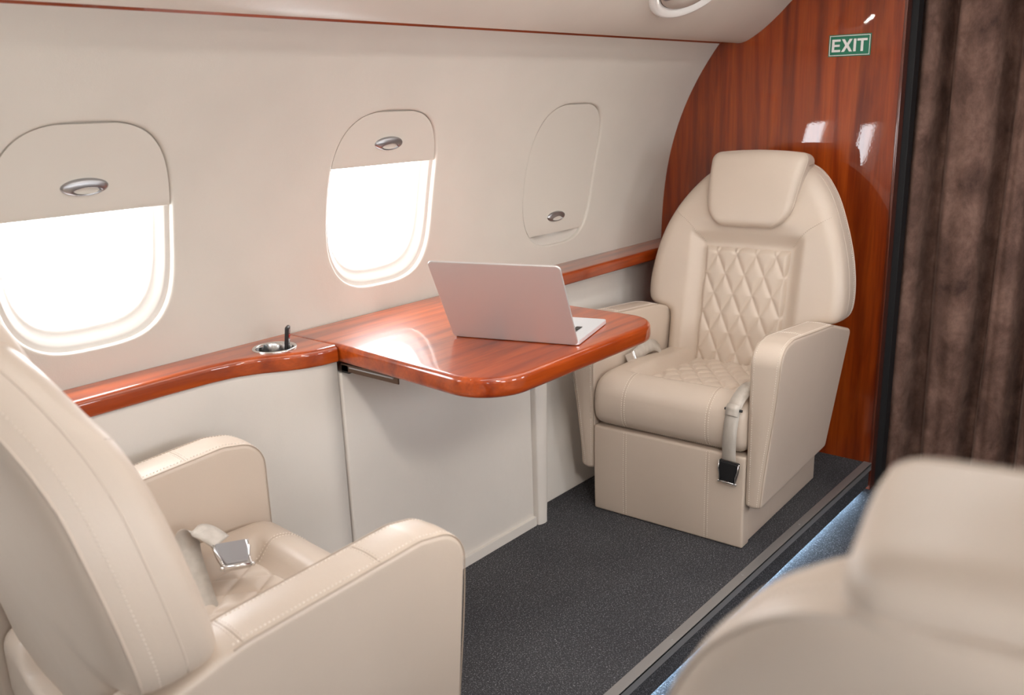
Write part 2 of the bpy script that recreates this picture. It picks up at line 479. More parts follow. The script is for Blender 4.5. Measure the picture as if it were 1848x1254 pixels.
def pod(name, cx, cy, label, flip=False):
    root = empty(name); tag(root, label, 'ceiling light', 'overhead service pods')
    def sp(a, r, lift):
        x = cx+PA*r*math.cos(a); y = cy+PB*r*math.sin(a)
        z0 = cz_at(y); n = Vector((0, (cz_at(y+.004)-cz_at(y-.004))/.008, -1)).normalized()
        return Vector((x, y, z0))+n*lift
    bm = bmesh.new()
    prof = [(1.0, -.002), (.985, .007), (.955, .0125), (.92, .0125), (.87, .007), (.82, .002), (.80, -.001)]
    add_grid(bm, [[sp(2*PI*k/72, r, l) for k in range(72)] for r, l in prof], cv=True)
    parts = [obj('pod_rim', bm, 'pod', root)]
    bm = bmesh.new(); V = add_grid(bm, [[sp(2*PI*k/72, r, l) for k in range(72)] for r, l in ((.795, .001), (.785, .006), (.6, .008), (.3, .009), (.05, .009))], cv=True)
    bm.faces.new(V[-1]); parts.append(obj('pod_panel', bm, 'ceiling', root))
    bm = bmesh.new(); V = add_grid(bm, [[sp(2*PI*k/72, r, .0022) for k in range(72)] for r in (.80, .792)], cv=True)
    parts.append(obj('pod_gap', bm, 'gap', root))
    # small reading lamp in the middle
    n = Vector((0, (cz_at(cy+.004)-cz_at(cy-.004))/.008, -1)).normalized()
    cx += -.092; cy += .065; n = Vector((0, (cz_at(cy+.004)-cz_at(cy-.004))/.008, -1)).normalized(); c = Vector((cx, cy, cz_at(cy)))+n*.009
    q = n.to_track_quat('Z', 'Y').to_matrix().to_4x4(); q.translation = c
    bm = bmesh.new(); lathe(bm, [(.034, 0), (.034, .006), (.026, .008), (.024, .003)], (0, 0, 0), 32); bmesh.ops.transform(bm, matrix=q, verts=bm.verts[:])
    parts.append(obj('lamp_bezel', bm, 'satin', root))
    bm = bmesh.new(); lathe(bm, [(.024, .004), (.012, .0045), (.001, .005)], (0, 0, 0), 24); bmesh.ops.transform(bm, matrix=q, verts=bm.verts[:])
    parts.append(obj('lamp_lens', bm, 'spotglow', root))
    if flip:
        for p_ in parts: mir(p_)
    return Vector((c.x, 2*YC-c.y if flip else c.y, c.z-.012))
pod('overhead_pod', PX, PYc, 'oval overhead pod with bright raised rim in the ceiling near the wood bulkhead')
pod('overhead_pod', PX-1.7, PYc, 'oval overhead pod above the left foreground seat')
lamp_pos = pod('overhead_pod', PX-1.7, PYc, 'oval overhead pod above the blurred right foreground seat', True)

# two unseen glowing strips added along the ceiling crown as cabin fill light
for k, yy in enumerate((.46, 1.04)):
    r = empty('fill_strip'); tag(r, 'long narrow added fill light strip overhead %s the aisle' % ('on the near side of' if k == 0 else 'on the window side of'), 'ceiling light', 'added fill strips')
    z = cz_at(yy)
    bm = bmesh.new(); add_box(bm, (.62, yy-.055, z-.012), (3.1, yy+.055, z+.004), .004); obj('housing', bm, 'pod', r, angle=40)
    bm = bmesh.new(); add_box(bm, (.65, yy-.045, z-.0155), (3.07, yy+.045, z-.011)); obj('glow_face', bm, 'fillglow', r, smooth=False)

# ------------------------------------------------------------------ lower walls, floors, bulkhead
LP = [(.7715, 1.935), (.70, 1.935), (.55, 1.930), (.40, 1.920), (.25, 1.90), (.12, 1.875), (-.02, 1.850)]
def lower(name, x0, x1, flip=False, curve=None, mat='lower'):
    bm = bmesh.new(); rows = []
    pr_ = smooth_path([(0, y, z) for z, y in LP], 4)
    for x in np.linspace(x0, x1, 60 if curve else 3):
        rows.append([(x, (min(v.y, curve(x, v.z)) if curve else v.y), v.z) for v in pr_])
    add_grid(bm, rows); o = obj(name, bm, mat)
    if flip: mir(o)
    o.modifiers.new('t', 'SOLIDIFY').thickness = .004
    return tag(o, kind='structure')
def fronty(x):        # front edge of the ledge on the window side, widening towards the table
    pts = [(-2, 1.885), (.80, 1.885), (1.0, 1.887), (1.10, 1.884), (1.165, 1.874), (1.215, 1.851), (1.262, 1.818), (1.31, 1.790), (1.355, 1.776), (1.41, 1.772)]
    for (a, b), (c, d) in zip(pts, pts[1:]):
        if x <= c:
            t = (x-a)/(c-a); return b+(d-b)*t
    return 1.772
lower('wall_left_lower', XR, 1.399, curve=lambda x, z: fronty(x)+.014+.02*ss(1.0, .2, x)*0)
lower('wall_left_aft', 2.262, XB)
lower('wall_right_lower', XR, XB, True)

def floor_box(name, lo, hi):
    bm = bmesh.new(); add_box(bm, lo, hi); return tag(obj(name, bm, 'carpet', smooth=False), kind='structure')
YS = 1.045           # aisle step
floor_box('floor', (XR, YS+.004, -.096), (XB+.01, 2.05, 0.))
floor_box('floor_aisle', (XR, .40, -.15), (3.9, 1.30, -.110))
floor_box('floor_right', (XR, -.55, -.109), (XB+.01, .455, 0.))
# metal nosing along the step
bm = bmesh.new()
add_box(bm, (XR, YS-.004, -.004), (XB-.002, YS+.026, .0035), .0012)
add_box(bm, (XR, YS-.004, -.026), (XB-.002, YS+.002, .003), .001)
o = obj('trim_3', bm, 'alu', angle=40); tag(o, kind='structure')
for x in np.arange(.6, 3.3, .42):
    bm = bmesh.new(); lathe(bm, [(.0042, .0034), (.0042, .0046), (.003, .0052), (.0008, .0045)], (x, YS+.012, 0), 14, cap=True); obj('screw', bm, 'alu', o)
bm = bmesh.new(); add_box(bm, (XR, YS+.038, -.1090), (3.30, YS+.045, -.0985))
tag(obj('light_strip', bm, 'led', smooth=False), 'blue white light strip glowing under the aisle step', 'light strip')
bm = bmesh.new(); add_box(bm, (XR, YS+.046, -.1095), (3.35, YS+.055, -.095)); tag(obj('trim_4', bm, 'blackmat', smooth=False), kind='structure')

# bulkhead
bm = bmesh.new(); add_box(bm, (XB, 1.050, -.11), (XB+.05, 2.06, 1.95), .002)
tag(obj('wall_front', bm, 'wood_z', angle=40), kind='structure')
bm = bmesh.new(); add_box(bm, (XB-.003, 1.040, -.11), (XB+.045, 1.0505, 1.95), .0025, 3)
tag(obj('trim_5', bm, 'wood_dark', angle=40), kind='structure')
bm = bmesh.new(); add_box(bm, (XB+.046, 1.018, -.11), (XB+.10, 1.052, 1.95), .002); add_box(bm, (XB+.05, 1.05, -.11), (XB+.30, 1.10, 1.95))
tag(obj('trim_6', bm, 'blackmat', smooth=False), kind='structure')
bm = bmesh.new(); add_box(bm, (XB, -.62, -.11), (XB+.05, .452, 1.95), .002)
tag(obj('wall_front_right', bm, 'wood_z', angle=40), kind='structure')
bm = bmesh.new(); add_box(bm, (3.88, -.7, -.12), (3.92, 2.1, 2.0)); tag(obj('wall_galley', bm, 'blackmat', smooth=False), kind='structure')
bm = bmesh.new(); add_box(bm, (XR-.05, -.66, -.12), (XR, 2.08, 2.0)); tag(obj('wall_rear', bm, 'wall', smooth=False), kind='structure')

# curtain
bm = bmesh.new(); rows = []
ys = np.linspace(1.060, .36, 260)
def fold(y, z):
    t = (1.06-y)
    ph = t*2*PI/.150 + 1.0*math.sin(t*12+.4) + .10*math.sin(z*1.6+t*7)
    f = .062*math.tanh(2.4*(-math.sin(ph-1.3)-.42)) + .004*math.sin(ph*3.1+z*.9) + .0025*math.sin(z*9+t*25)
    return f * (.25+.75*ss(0, .05, t))
for z in np.linspace(-.098, 1.93, 60):
    rows.append([(3.535+fold(y, z), y+.008*math.sin(z*1.7+y*20), z) for y in ys])
add_grid(bm, rows)
o = obj('curtain', bm, 'velvet'); o.modifiers.new('t', 'SOLIDIFY').thickness = .004
tag(o, 'dark brown crushed velvet curtain hanging in folds in the doorway beside the wood bulkhead', 'curtain')
bm = bmesh.new(); add_box(bm, (3.45, .36, 1.925), (3.56, 1.06, 1.95)); tag(obj('trim_7', bm, 'blackmat', smooth=False), kind='structure')

# exit sign on the bulkhead
sg = empty('exit_sign', (XB, 1.231, 1.557), 0); sg.rotation_euler = (math.radians(.6), 0, 0)
tag(sg, 'green and white EXIT sign stuck to the glossy wood bulkhead', 'sign')
SW, SH = .1500, .0745
bm = bmesh.new(); add_box(bm, (-.0020, -SW/2, -SH/2), (0.001, SW/2, SH/2), .0003, 1); obj('sign_plate', bm, 'green', sg, smooth=False)
bm = bmesh.new(); t = .0022; a = SW/2-.0032; b = SH/2-.0032
for lo, hi in (((-a, b-t), (a, b)), ((-a, -b), (a, -b+t)), ((-a, -b), (-a+t, b)), ((a-t, -b), (a, b))):
    add_box(bm, (-.0027, lo[0], lo[1]), (-.0019, hi[0], hi[1]))
obj('sign_border', bm, 'signwhite', sg, smooth=False)
bm = bmesh.new()
def poly(pts):   # pts in reading coordinates, reading direction is -y
    f = [bm.verts.new((-.0028, -x, z)) for x, z in pts]; g = [bm.verts.new((-.0019, -x, z)) for x, z in pts]
    bm.faces.new(f); n_ = len(pts)
    for i in range(n_): bm.faces.new((f[i], f[(i+1) % n_], g[(i+1) % n_], g[i]))
H = .0215; w = .0088
x = -.0630; poly([(x, -H), (x+.031, -H), (x+.031, -H+w*.85), (x+w, -H+w*.85), (x+w, -w*.42), (x+.0285, -w*.42), (x+.0285, w*.42), (x+w, w*.42), (x+w, H-w*.85), (x+.030, H-w*.85), (x+.030, H), (x, H)])
x = -.0285; Wd = .039; q = .0105
poly([(x, -H), (x+q, -H), (x+Wd/2, -.0072), (x+Wd-q, -H), (x+Wd, -H), (x+Wd/2+.0062, 0), (x+Wd-.0006, H), (x+Wd-q-.0003, H), (x+Wd/2, .0072), (x+q+.0003, H), (x+.0006, H), (x+Wd/2-.0062, 0)])
x = .0145; poly([(x, -H), (x+w, -H), (x+w, H), (x, H)])
x = .0270; poly([(x+.0133, -H), (x+.0133+w, -H), (x+.0133+w, H-w*.85), (x+.0355, H-w*.85), (x+.0355, H), (x, H), (x, H-w*.85), (x+.0133, H-w*.85)])
obj('lettering', bm, 'signwhite', sg, smooth=False)

# ------------------------------------------------------------------ ledges, table, cabinet
ZL = .816
def slab_section(yf, yb, zt, zb, r=.014, inset=.006):
    s = [(yb, zb), (yf+inset+.004, zb)]
    for k in range(4):
        a = PI/2*k/3; s.append((yf+inset-.006+.006*(1-math.sin(a))+.004*0, zb+.006-.006*math.cos(a)))
    for k in range(7):
        a = PI/2*k/6; s.append((yf+r-r*math.cos(a)+.0, zt-r+r*math.sin(a)))
    s.append((yb, zt)); return s
def sweep_ledge(name, xs, yf, yb, zt, zb):
    bm = bmesh.new(); V = add_grid(bm, [[(x, y, z) for y, z in slab_section(yf(x), yb, zt, zb)] for x in xs], cv=True)
    bm.faces.new(V[0]); bm.faces.new(V[-1])
    return bm
def apply_bool(o, cutter):
    md = o.modifiers.new('b', 'BOOLEAN'); md.operation = 'DIFFERENCE'; md.object = cutter; md.solver = 'EXACT'
    dg = bpy.context.evaluated_depsgraph_get()
    me = bpy.data.meshes.new_from_object(o.evaluated_get(dg)); o.modifiers.clear(); o.data = me
    bpy.data.objects.remove(cutter)
CUP = (1.292, 1.893)
bm = sweep_ledge('ledge', [XR+.002]+list(np.linspace(.7, 1.3965, 44)), fronty, 1.992, ZL, .772)
led = obj('ledge', bm, 'wood_x')
bm = bmesh.new(); bmesh.ops.create_cone(bm, cap_ends=True, segments=48, radius1=.0505, radius2=.0505, depth=.3, matrix=Matrix.Translation((CUP[0], CUP[1], ZL)))
cut = obj('cut', bm, 'wood_x'); apply_bool(led, cut)
led.data.set_sharp_from_angle(angle=math.radians(40)); _w = led.modifiers.new('normals', 'WEIGHTED_NORMAL'); _w.keep_sharp = True
tag(led, 'glossy cherry wood ledge left of the table, holding a steel cup holder', 'ledge')
bm = bmesh.new()
lathe(bm, [(.048, 0.), (.050, .0028), (.0545, .0030), (.0560, .0016), (.0560, .0002)], (CUP[0], CUP[1], ZL), 56)
lathe(bm, [(.048, 0.), (.0468, -.004), (.0462, -.03), (.0455, -.080), (.042, -.086), (.001, -.086)], (CUP[0], CUP[1], ZL), 56)
obj('cup_holder', bm, 'steel', led)
bm = sweep_ledge('ledge', np.linspace(2.108, XB-.001, 12), lambda x: 1.858, 1.992, ZL, .772)
led2 = obj('ledge', bm, 'wood_x', angle=40); tag(led2, 'narrow cherry wood ledge along the wall right of the table, running to the bulkhead', 'ledge')
bm = sweep_ledge('ledge', np.linspace(XR+.002, XB-.001, 3), lambda x: 1.885, 1.992, ZL, .772)
led3 = obj('ledge', bm, 'wood_x', angle=40); mir(led3); tag(led3, 'wood ledge along the opposite cabin wall behind the blurred seat', 'ledge')

# remote standing in the cup holder
rm = empty('remote_control', (CUP[0]+.022, CUP[1]-.006, ZL-.080)); tag(rm, 'slim black remote control with red button standing in the steel cup holder', 'remote')
rm.rotation_euler = (math.radians(0), math.radians(-7), math.radians(132))
bm = bmesh.new(); rbox(bm, (-.005, -.0135, 0), (.005, .0135, .134), .0045, 4); obj('body', bm, 'black', rm)
for k, (zz, mm) in enumerate(((.121, 'satin'), (.108, 'redbtn'), (.095, 'satin'), (.082, 'satin'))):
    bm = bmesh.new(); add_box(bm, (-.0066, -.006, zz-.004), (-.0045, .006, zz+.004), .0012); obj('button', bm, mm, rm, angle=40)

# table
tb = empty('table', (1.75, 1.6, 0)); tag(tb, 'glossy cherry wood pull-out table with rounded corners under the laptop', 'table')
def W(o): o.matrix_parent_inverse = o.parent.matrix_world.inverted() if False else Matrix.Translation(-Vector(o.parent.location)); return o
def rounded_poly(c, seg=12):
    out = []
    n_ = len(c)
    for i in range(n_):
        p = Vector(c[i][:2]); r = c[i][2]; a = (Vector(c[i-1][:2])-p); b = (Vector(c[(i+1) % n_][:2])-p)
        if r == 0: out.append(p); continue
        a.normalize(); b.normalize(); ang = a.angle(b); d = r/math.tan(ang/2)
        cc = p+(a+b).normalized()*(r/math.sin(ang/2))
        s = p+a*d-cc; e = p+b*d-cc
        for k in range(seg+1):
            t = k/seg; th = s.angle(e); q = (s*math.sin((1-t)*th)+e*math.sin(t*th))/math.sin(th); out.append(cc+q)
    return out
def inset_loop(L, d):
    out = []; n_ = len(L)
    for i in range(n_):
        t1 = (L[i]-L[i-1]); t2 = (L[(i+1) % n_]-L[i])
        n1 = Vector((-t1.y, t1.x)).normalized() if t1.length > 1e-9 else Vector((0, 0)); n2 = Vector((-t2.y, t2.x)).normalized()
        nn = (n1+n2); nn = nn/max(1e-6, nn.length); k = 1/max(.5, nn.dot(n2)); out.append(L[i]+nn*d*k)
    return out
TC = [(1.4005, 1.990, 0), (1.4005, 1.775, .004), (1.358, 1.220, .120), (2.088, 1.220, .112), (2.100, 1.990, 0)]
loop = rounded_poly(TC, 16)
bm = bmesh.new(); rows = []
for d, z in ((.020, .7695), (.012, .7695), (.006, .7700), (.0025, .773), (.001, .778), (.0, .785), (0., .803), (.0008, .8075), (.0030, .8120), (.0065, .8148), (.0105, .8160), (.014, .8163), (.030, .8163)):
    rows.append([(p.x, p.y, z) for p in inset_loop(loop, d)])
V = add_grid(bm, rows, cv=True); bm.faces.new(V[0]); bm.faces.new(V[-1])
W(obj('table_top', bm, 'wood_x', tb, angle=50))
bm = bmesh.new()
add_box(bm, (1.404, 1.560, .747), (1.408, 1.774, .767), .001)
add_box(bm, (1.408, 1.560, .760), (1.45, 1.776, .767), .001)
add_box(bm, (1.4005, 1.575, .7590), (1.4045, 1.74, .7625), .001, mat=1)
W(obj('slide_rail', bm, ['brown_metal', 'alu'], tb, angle=40))
bm = bmesh.new(); add_box(bm, (1.404, 1.745, .742), (1.44, 1.774, .7655), .002)
W(obj('hinge_block', bm, 'black', tb, angle=40))

# leather-clad cabinet under the table
cb = empty('cabinet', (1.8, 1.85, 0)); tag(cb, 'pale leather clad cabinet standing under the table against the wall', 'cabinet')
def Wc(o): o.matrix_parent_inverse = Matrix.Translation(-Vector(cb.location)); return o
bm = bmesh.new()
rbox(bm, (1.4025, 1.776, .004), (2.178, 1.90, .7400), .008, 6)
Wc(obj('front_panel', bm, 'lower', cb))
bm = bmesh.new()
base_pts = [(2.176, 1.795), (2.178, 1.766), (2.184, 1.757), (2.204, 1.752), (2.222, 1.757), (2.236, 1.775), (2.250, 1.805), (2.262, 1.84), (2.266, 1.87), (2.266, 1.90)]
rows = []
for z in list(np.linspace(.002, .14, 8))+list(np.linspace(.2, .765, 8)):
    k = .010*ss(0.0, .15, z)+.012*ss(.1, .6, z); pp = smooth_path([(x+k*ss(2.19, 2.24, x), y, z) for x, y in base_pts], 4); rows.append(pp)
add_grid(bm, rows); Wc(obj('corner_post', bm, 'lower', cb))
bm = bmesh.new(); add_box(bm, (1.403, 1.764, 0), (2.176, 1.79, .034), .0025, 2)
Wc(obj('skirting', bm, 'lower', cb, angle=40))

# laptop
A0 = Vector((1.6215, 1.578, .8165)); B0 = Vector((1.7225, 1.252, .8165)); hd = (B0-A0); LW = hd.length; ang = math.atan2(hd.y, hd.x)
lp = empty('laptop', (A0+B0)/2, ang); tag(lp, 'open silver laptop with its back turned, standing on the wood table', 'laptop')
# local x along hinge (towards the near corner), local +y away from the lid back (towards the far seat)
LD = .243
bm = bmesh.new()
def rbox2(bm, x0, x1, y0, y1, z0, z1, r, b, mat=0, mtx=None):
    L = rounded_poly([(x0, y0, r), (x1, y0, r), (x1, y1, r), (x0, y1, r)], 8); rows = []
    for d, z in ((b+.003, z0), (b, z0), (b*.3, z0+b*.3), (0, z0+b), (0, z1-b), (b*.3, z1-b*.3), (b, z1), (b+.003, z1)):
        rows.append([(p.x, p.y, z) for p in inset_loop(L, d)])
    V = add_grid(bm, rows, cv=True, mat=mat)
    for rr in (V[0], V[-1]): bm.faces.new(rr).material_index = mat
    if mtx is not None: bmesh.ops.transform(bm, matrix=mtx, verts=[v for row in V for v in row])
rbox2(bm, -LW/2, LW/2, .004, LD, .0015, .0125, .011, .0015)
obj('base', bm, 'lapbase', lp, angle=40)
bm = bmesh.new(); add_box(bm, (-.141, .035, .0124), (.141, .14, .0127)); kb = obj('keyboard', bm, 'lapbase', lp, smooth=False)
for r_ in range(6):
    bm = bmesh.new()
    for c_ in range(14):
        x = -.1365+c_*.0197; y = .040+r_*.0172; add_box(bm, (x, y, .0125), (x+.0158, y+.0145, .0142), .0008, 1)
    obj('key_row', bm, 'black', kb, smooth=False)
bm = bmesh.new(); add_box(bm, (-.052, .155, .0125), (.052, .225, .0128)); obj('trackpad', bm, 'lap', lp, smooth=False)
th = math.radians(120)
Lm = Matrix.Translation((0, .004, .0095)) @ Matrix.Rotation(th, 4, 'X')
bm = bmesh.new(); rbox2(bm, -LW/2, LW/2, -.006, .245, -.001, .0045, .012, .0016, mtx=Lm); obj('lid', bm, 'lap', lp, angle=40)
bm = bmesh.new(); add_box(bm, (-.146, .018, -.0014), (.146, .220, -.0009), mtx=Lm); obj('screen', bm, 'screen', lp, smooth=False)
bm = bmesh.new(); tube(bm, [(-.12, .010, .0105), (.12, .010, .0105)], .003, 12); obj('hinge', bm, 'black', lp)

# ------------------------------------------------------------------ seat
def u_face(z): return -.468-.19*(z-.43)-(.95*max(0, z-.88)**2)
HWT = [(.36, .283), (.58, .286), (.615, .305), (.628, .35), (.645, .374), (.68, .384), (.74, .383), (.80, .374), (.86, .360), (.92, .340), (.98, .314), (1.03, .287), (1.07, .258), (1.11, .220), (1.14, .175), (1.157, .11), (1.162, 0)]
def quilt_h(a, b, w=.0745, h=.135, depth=.007):
    d = 1.
    for s in (1, -1):
        t = a/w+s*b/h; t = abs(t-round(t)); d = min(d, t)
    d *= 2
    return depth*(1-(1-min(1, d))**3.2)
def stitch_on(tree, pts, direction, bmS, mat=0, dbl=.0, side=None, seam=None):
    """seam crease with stitches on one or both sides"""
    q, nr = project(tree, resample(pts, .008), direction)
    if len(q) < 2: return
    if seam is not None: tube(seam, q, .0009, 5)
    if dbl:
        for sg_ in (-1, 1):
            off = [Vector(p)+Vector(side)*dbl*sg_ for p in resample(pts, .008)]
            qq, nn = project(tree, off, direction)
            if len(qq) > 2: dashes(bmS, qq, nn, mat=mat)
    else: dashes(bmS, q, nr, mat=mat)

def build_seat():
    root = empty('passenger_seat')
    # plinth
    bm = bmesh.new(); rbox(bm, (-.665, -.277, 0), (-.048, .277, .17), .006, 5); pl = obj('plinth', bm, 'leather', root)
    # footrest panel
    bm = bmesh.new(); rbox(bm, (-.05, -.285, .001), (.004, .285, .3125), .008, 10, lambda x, y, z: (x+.004*math.sin(PI*min(1, max(0, z/.31)))*(1 if x > -.02 else 0)*math.cos(y*4), y, z))
    fr_ = obj('footrest', bm, 'leather', root); tf = tree_of(fr_)
    bs = bmesh.new(); bc = bmesh.new()
    for v_ in (-.156, .156): stitch_on(tf, [(0, v_, .308), (0, v_, .004)], (-1, 0, 0), bs, dbl=.0055, side=(0, 1, 0), seam=bc)
    merge(fr_, bs, 'thread'); merge(fr_, bc, 'seam')
    # seat cushion
    def cush(x, y, z):
        t = (z-.318)/(.47-.318)            # 0 bottom 1 top
        tt = max(0., t)
        # target top surface
        d = max(abs(y)-.155, x+.125, -1)
        rise = .054*ss(-.014, .050, d)-.016
        side = .012*math.cos(min(1, abs(y)/.285)*PI/2)
        back = -.02*ss(-.2, -.5, x)
        frontround = -.020*ss(-.065, .005, x)
        z2 = z+tt**3*(rise+back+frontround-.006)
        bulge = .018*math.sin(PI*min(1, max(0, t)))*ss(-.08, -.0, x)
        return (x+bulge, y, z2)
    bm = bmesh.new(); rbox(bm, (-.60, -.286, .318), (.002, .286, .468), .036, 46, cush)
    sc = obj('seat_cushion', bm, 'leather', root); ts = tree_of(sc)
    bs = bmesh.new(); bc = bmesh.new()
    for v_ in (-.156, .156):
        for off in (0., -.0055, .0055):
            q_, n_ = [], []
            for th_ in np.radians(np.arange(-36, 112, 1.6)):
                c_ = Vector((-.10, v_+off, .40)); d_ = Vector((math.cos(th_), 0, math.sin(th_)))
                h = ts.ray_cast(c_+d_*.3, -d_)
                if h[0] is not None: q_.append(h[0]); n_.append(d_)
            if off: dashes(bs, q_, n_)
            else: tube(bc, q_, .0009, 5)
    stitch_on(ts, [(0, -.27, .323), (0, .27, .323)], (-1, 0, 0), bs)
    merge(sc, bs, 'thread'); merge(sc, bc, 'seam')
    # quilted seat panel
    def qsurf(a, b):
        e = min(.163-abs(a), b+.54, -.117-b)      # distance to the panel border
        ed = ss(-.004, .022, e)
        return .4435-.02*ss(-.2, -.5, b) + .019*ed*(.4+.6) + quilt_h(a, b+.03, .076, .105, .0075)*ss(0, .012, e)
    bm = bmesh.new(); na, nb = 120, 140
    add_grid(bm, [[(b, a, qsurf(a, b)) for a in np.linspace(-.163, .163, na)] for b in np.linspace(-.545, -.117, nb)])
    qs = obj('seat_quilting', bm, 'quilt', root)
    # arms
    OUT = [(-.002, .146, .013), (-.590, .166, .016), (-.650, .598, .022), (-.44, .655, .20), (-.10, .684, .05), (.000, .668, .066)]
    loopA = rounded_poly(OUT, 12); loopA = [Vector(p) for p in loopA]
    # make sure winding gives inward inset
    area = sum(a.x*b.y-b.x*a.y for a, b in zip(loopA, loopA[1:]+loopA[:1]))
    if area < 0: loopA.reverse()
    for s in (1, -1):
        bm = bmesh.new(); rows = []; r = .011
        def vo(z): return .338+.048*ss(.1, .66, z)
        prof = []
        prof.append((.10, 0, 0)); prof.append((.09, 0, 0))
        for k in range(6): a = PI/2*k/5; prof.append((r*(1-math.sin(a)), 0, r*(1-math.cos(a))))
        for k in range(6): a = PI/2*(5-k)/5; prof.append((r*(1-math.sin(a)), 1, -r*(1-math.cos(a))))
        prof.append((.09, 1, 0)); prof.append((.10, 1, 0))
        for ins, w_, off in prof:
            rr = []
            for p in (inset_loop(loopA, ins) if ins < .05 else [Vector((-.28, .42))+(p-Vector((-.28, .42)))*(.92 if ins < .095 else .4) for p in loopA]):
                v = (.2875+off) if w_ == 0 else vo(p.y)+off
                rr.append((p.x, s*v, p.y))
            rows.append(rr)
        # slightly crowned top
        mid = []
        for f_ in (.3, .5, .7):
            rr = []
            for p in inset_loop(loopA, -.003*math.sin(PI*f_)):
                rr.append((p.x, s*((.2875+r)*(1-f_)+(vo(p.y)-r)*f_), p.y))
            mid.append(rr)
        rows = rows[:8]+mid+rows[8:]
        V = add_grid(bm, rows, cv=True); bm.faces.new(V[0]); bm.faces.new(V[-1])
        ar = obj('armrest', bm, 'leather', root, angle=60)
        # stitched edges
        bs = bmesh.new(); bc = bmesh.new()
        fp = sorted([p for p in loopA if (p.x > -.08 or p.y > .607)], key=lambda p: math.atan2(p.y-.4, p.x+.3))
        fp3 = resample([Vector((p.x, 0, p.y)) for p in fp], .008)
        fp3 = [p for p in fp3 if p.z > .153]
        for vfun, dist in ((lambda z: .2875+.0125, 0), (lambda z: vo(z)-.0125, 1)):
            pts = [Vector((p.x, s*vfun(p.z), p.z)) for p in fp3]
            nrs = []
            for i, p in enumerate(pts):
                t_ = (pts[min(i+1, len(pts)-1)]-pts[max(i-1, 0)]); n_ = Vector((t_.z, 0, -t_.x)); n_ = n_ if n_.x > 0 or n_.z > 0 else -n_
                nrs.append(n_.normalized())
            pts = [p+n_*.0006 for p, n_ in zip(pts, nrs)]
            dashes(bs, pts, nrs)
            tube(bc, [Vector((p.x, s*((vfun(p.z)-.010) if dist == 0 else (vfun(p.z)+.0102)), p.z))-n_*.0022 for p, n_ in zip(pts, nrs)], .0012, 5)
        ta = tree_of(ar)
        for uu in (-.185, -.44):
            stitch_on(ta, [(uu, s*.296, .7), (uu, s*.380, .7)], (0, 0, -1), bs, dbl=.0055, side=(1, 0, 0), seam=bc)
        merge(ar, bs, 'thread'); merge(ar, bc, 'seam')
    # backrest shell: arch outline
    half = smooth_path([(h, z, 0) for z, h in HWT], 5)
    right = [(p.x, p.y) for p in half]; right = [(max(0., a), b) for a, b in right]
    O = right + [(-a, b) for a, b in reversed(right[:-1])]
    # resample closed loop
    bot = [( -right[0][0]+2*right[0][0]*k/12, .36) for k in range(1, 12)]
    O = O+bot
    pts = resample([(a, b, 0) for a, b in O+[O[0]]], .0125)[:-1]
    O = [(p.x, p.y) for p in pts]; c0 = (0., .78)
    def facing(v, z, r):
        rect = max(abs(v)-.172, .43-z-.05, z-.868)
        b = .034*ss(-.004, .055, rect)
        b += .006*math.exp(-((rect-.09)/.05)**2)
        # hollow for the neck under the headrest
        b -= .016*math.exp(-((z-.915)/.035)**2)*(1-ss(.10, .24, abs(v)))
        b += .016*ss(.24, .36, abs(v))*ss(.58, .66, z)*(1-ss(.95, 1.1, z))
        return u_face(z)+b
    rs = list(np.linspace(.04, .86, 44))+[.885, .91, .935, .955, .97, .982, .992, 1.]
    bm = bmesh.new(); rows = []
    for r in rs:
        row = []
        for (a, b) in O:
            v, z = c0[0]+(a-c0[0])*r, c0[1]+(b-c0[1])*r
            u = facing(v, z, r)
            if r > .86: k = (r-.86)/.14; u -= .044*(1-math.sqrt(max(0, 1-k*k)))
            elif r > .7: u -= 0
            row.append((u, v, z))
        rows.append(row)
    edge = rows[-1]
    V = add_grid(bm, rows, cv=True)
    # gusset
    prev = V[-1]
    def ring(off, sc_):
        return [bm.verts.new((u_face(b)-.006-off, c0[0]+(a-c0[0])*sc_, c0[1]+(b-c0[1])*sc_)) for (a, b) in O]
    for off, sc_ in ((.012, 1.004), (.035, 1.008), (.058, 1.006), (.074, .996)):
        cur = ring(off, sc_)
        for i in range(len(O)): bm.faces.new((prev[i], prev[(i+1) % len(O)], cur[(i+1) % len(O)], cur[i]))
        prev = cur
    bk = obj('backrest', bm, 'leather', root); tk = tree_of(bk)
    # rear panel
    bm = bmesh.new(); rows = []
    for r, off in ((.996, .0735), (.992, .0765), (.982, .0805), (.96, .0865), (.92, .0925), (.82, .099), (.65, .104), (.45, .107), (.2, .109), (.04, .109)):
        rows.append([(u_face(c0[1]+(b-c0[1])*r)-.006-off, (a)*r, c0[1]+(b-c0[1])*r) for a, b in O])
    V = add_grid(bm, rows, cv=True); bm.faces.new(V[-1]); rp = obj('back_panel', bm, 'leather', root)
    bs = bmesh.new(); bc = bmesh.new(); up = [(a, b) for a, b in O if b > .64]
    up.sort(key=lambda p: math.atan2(p[0], p[1]-.5))
    # piping at both gusset edges
    e1 = [Vector((u_face(b)-.014, a*1.000, c0[1]+(b-c0[1])*1.000)) for a, b in up]
    tube(bc, e1, .0022, 6)
    e2 = [Vector((u_face(b)-.006-.0745, a*.997, c0[1]+(b-c0[1])*.997)) for a, b in up]
    tube(bc, e2, .0024, 6)
    for sc_, uu in ((1.0065, .076-.020),):
        pp = [Vector((u_face(b)-uu, a*sc_, c0[1]+(b-c0[1])*sc_)) for a, b in up]
        nn = [Vector((0, a, b-c0[1])).normalized() for a, b in up]
        dashes(bs, pp, nn)
    # rear stitched line
    rr_ = .62
    tr_ = tree_of(rp)
    # diagonal shoulder seams and front edge line
    bf = bmesh.new()
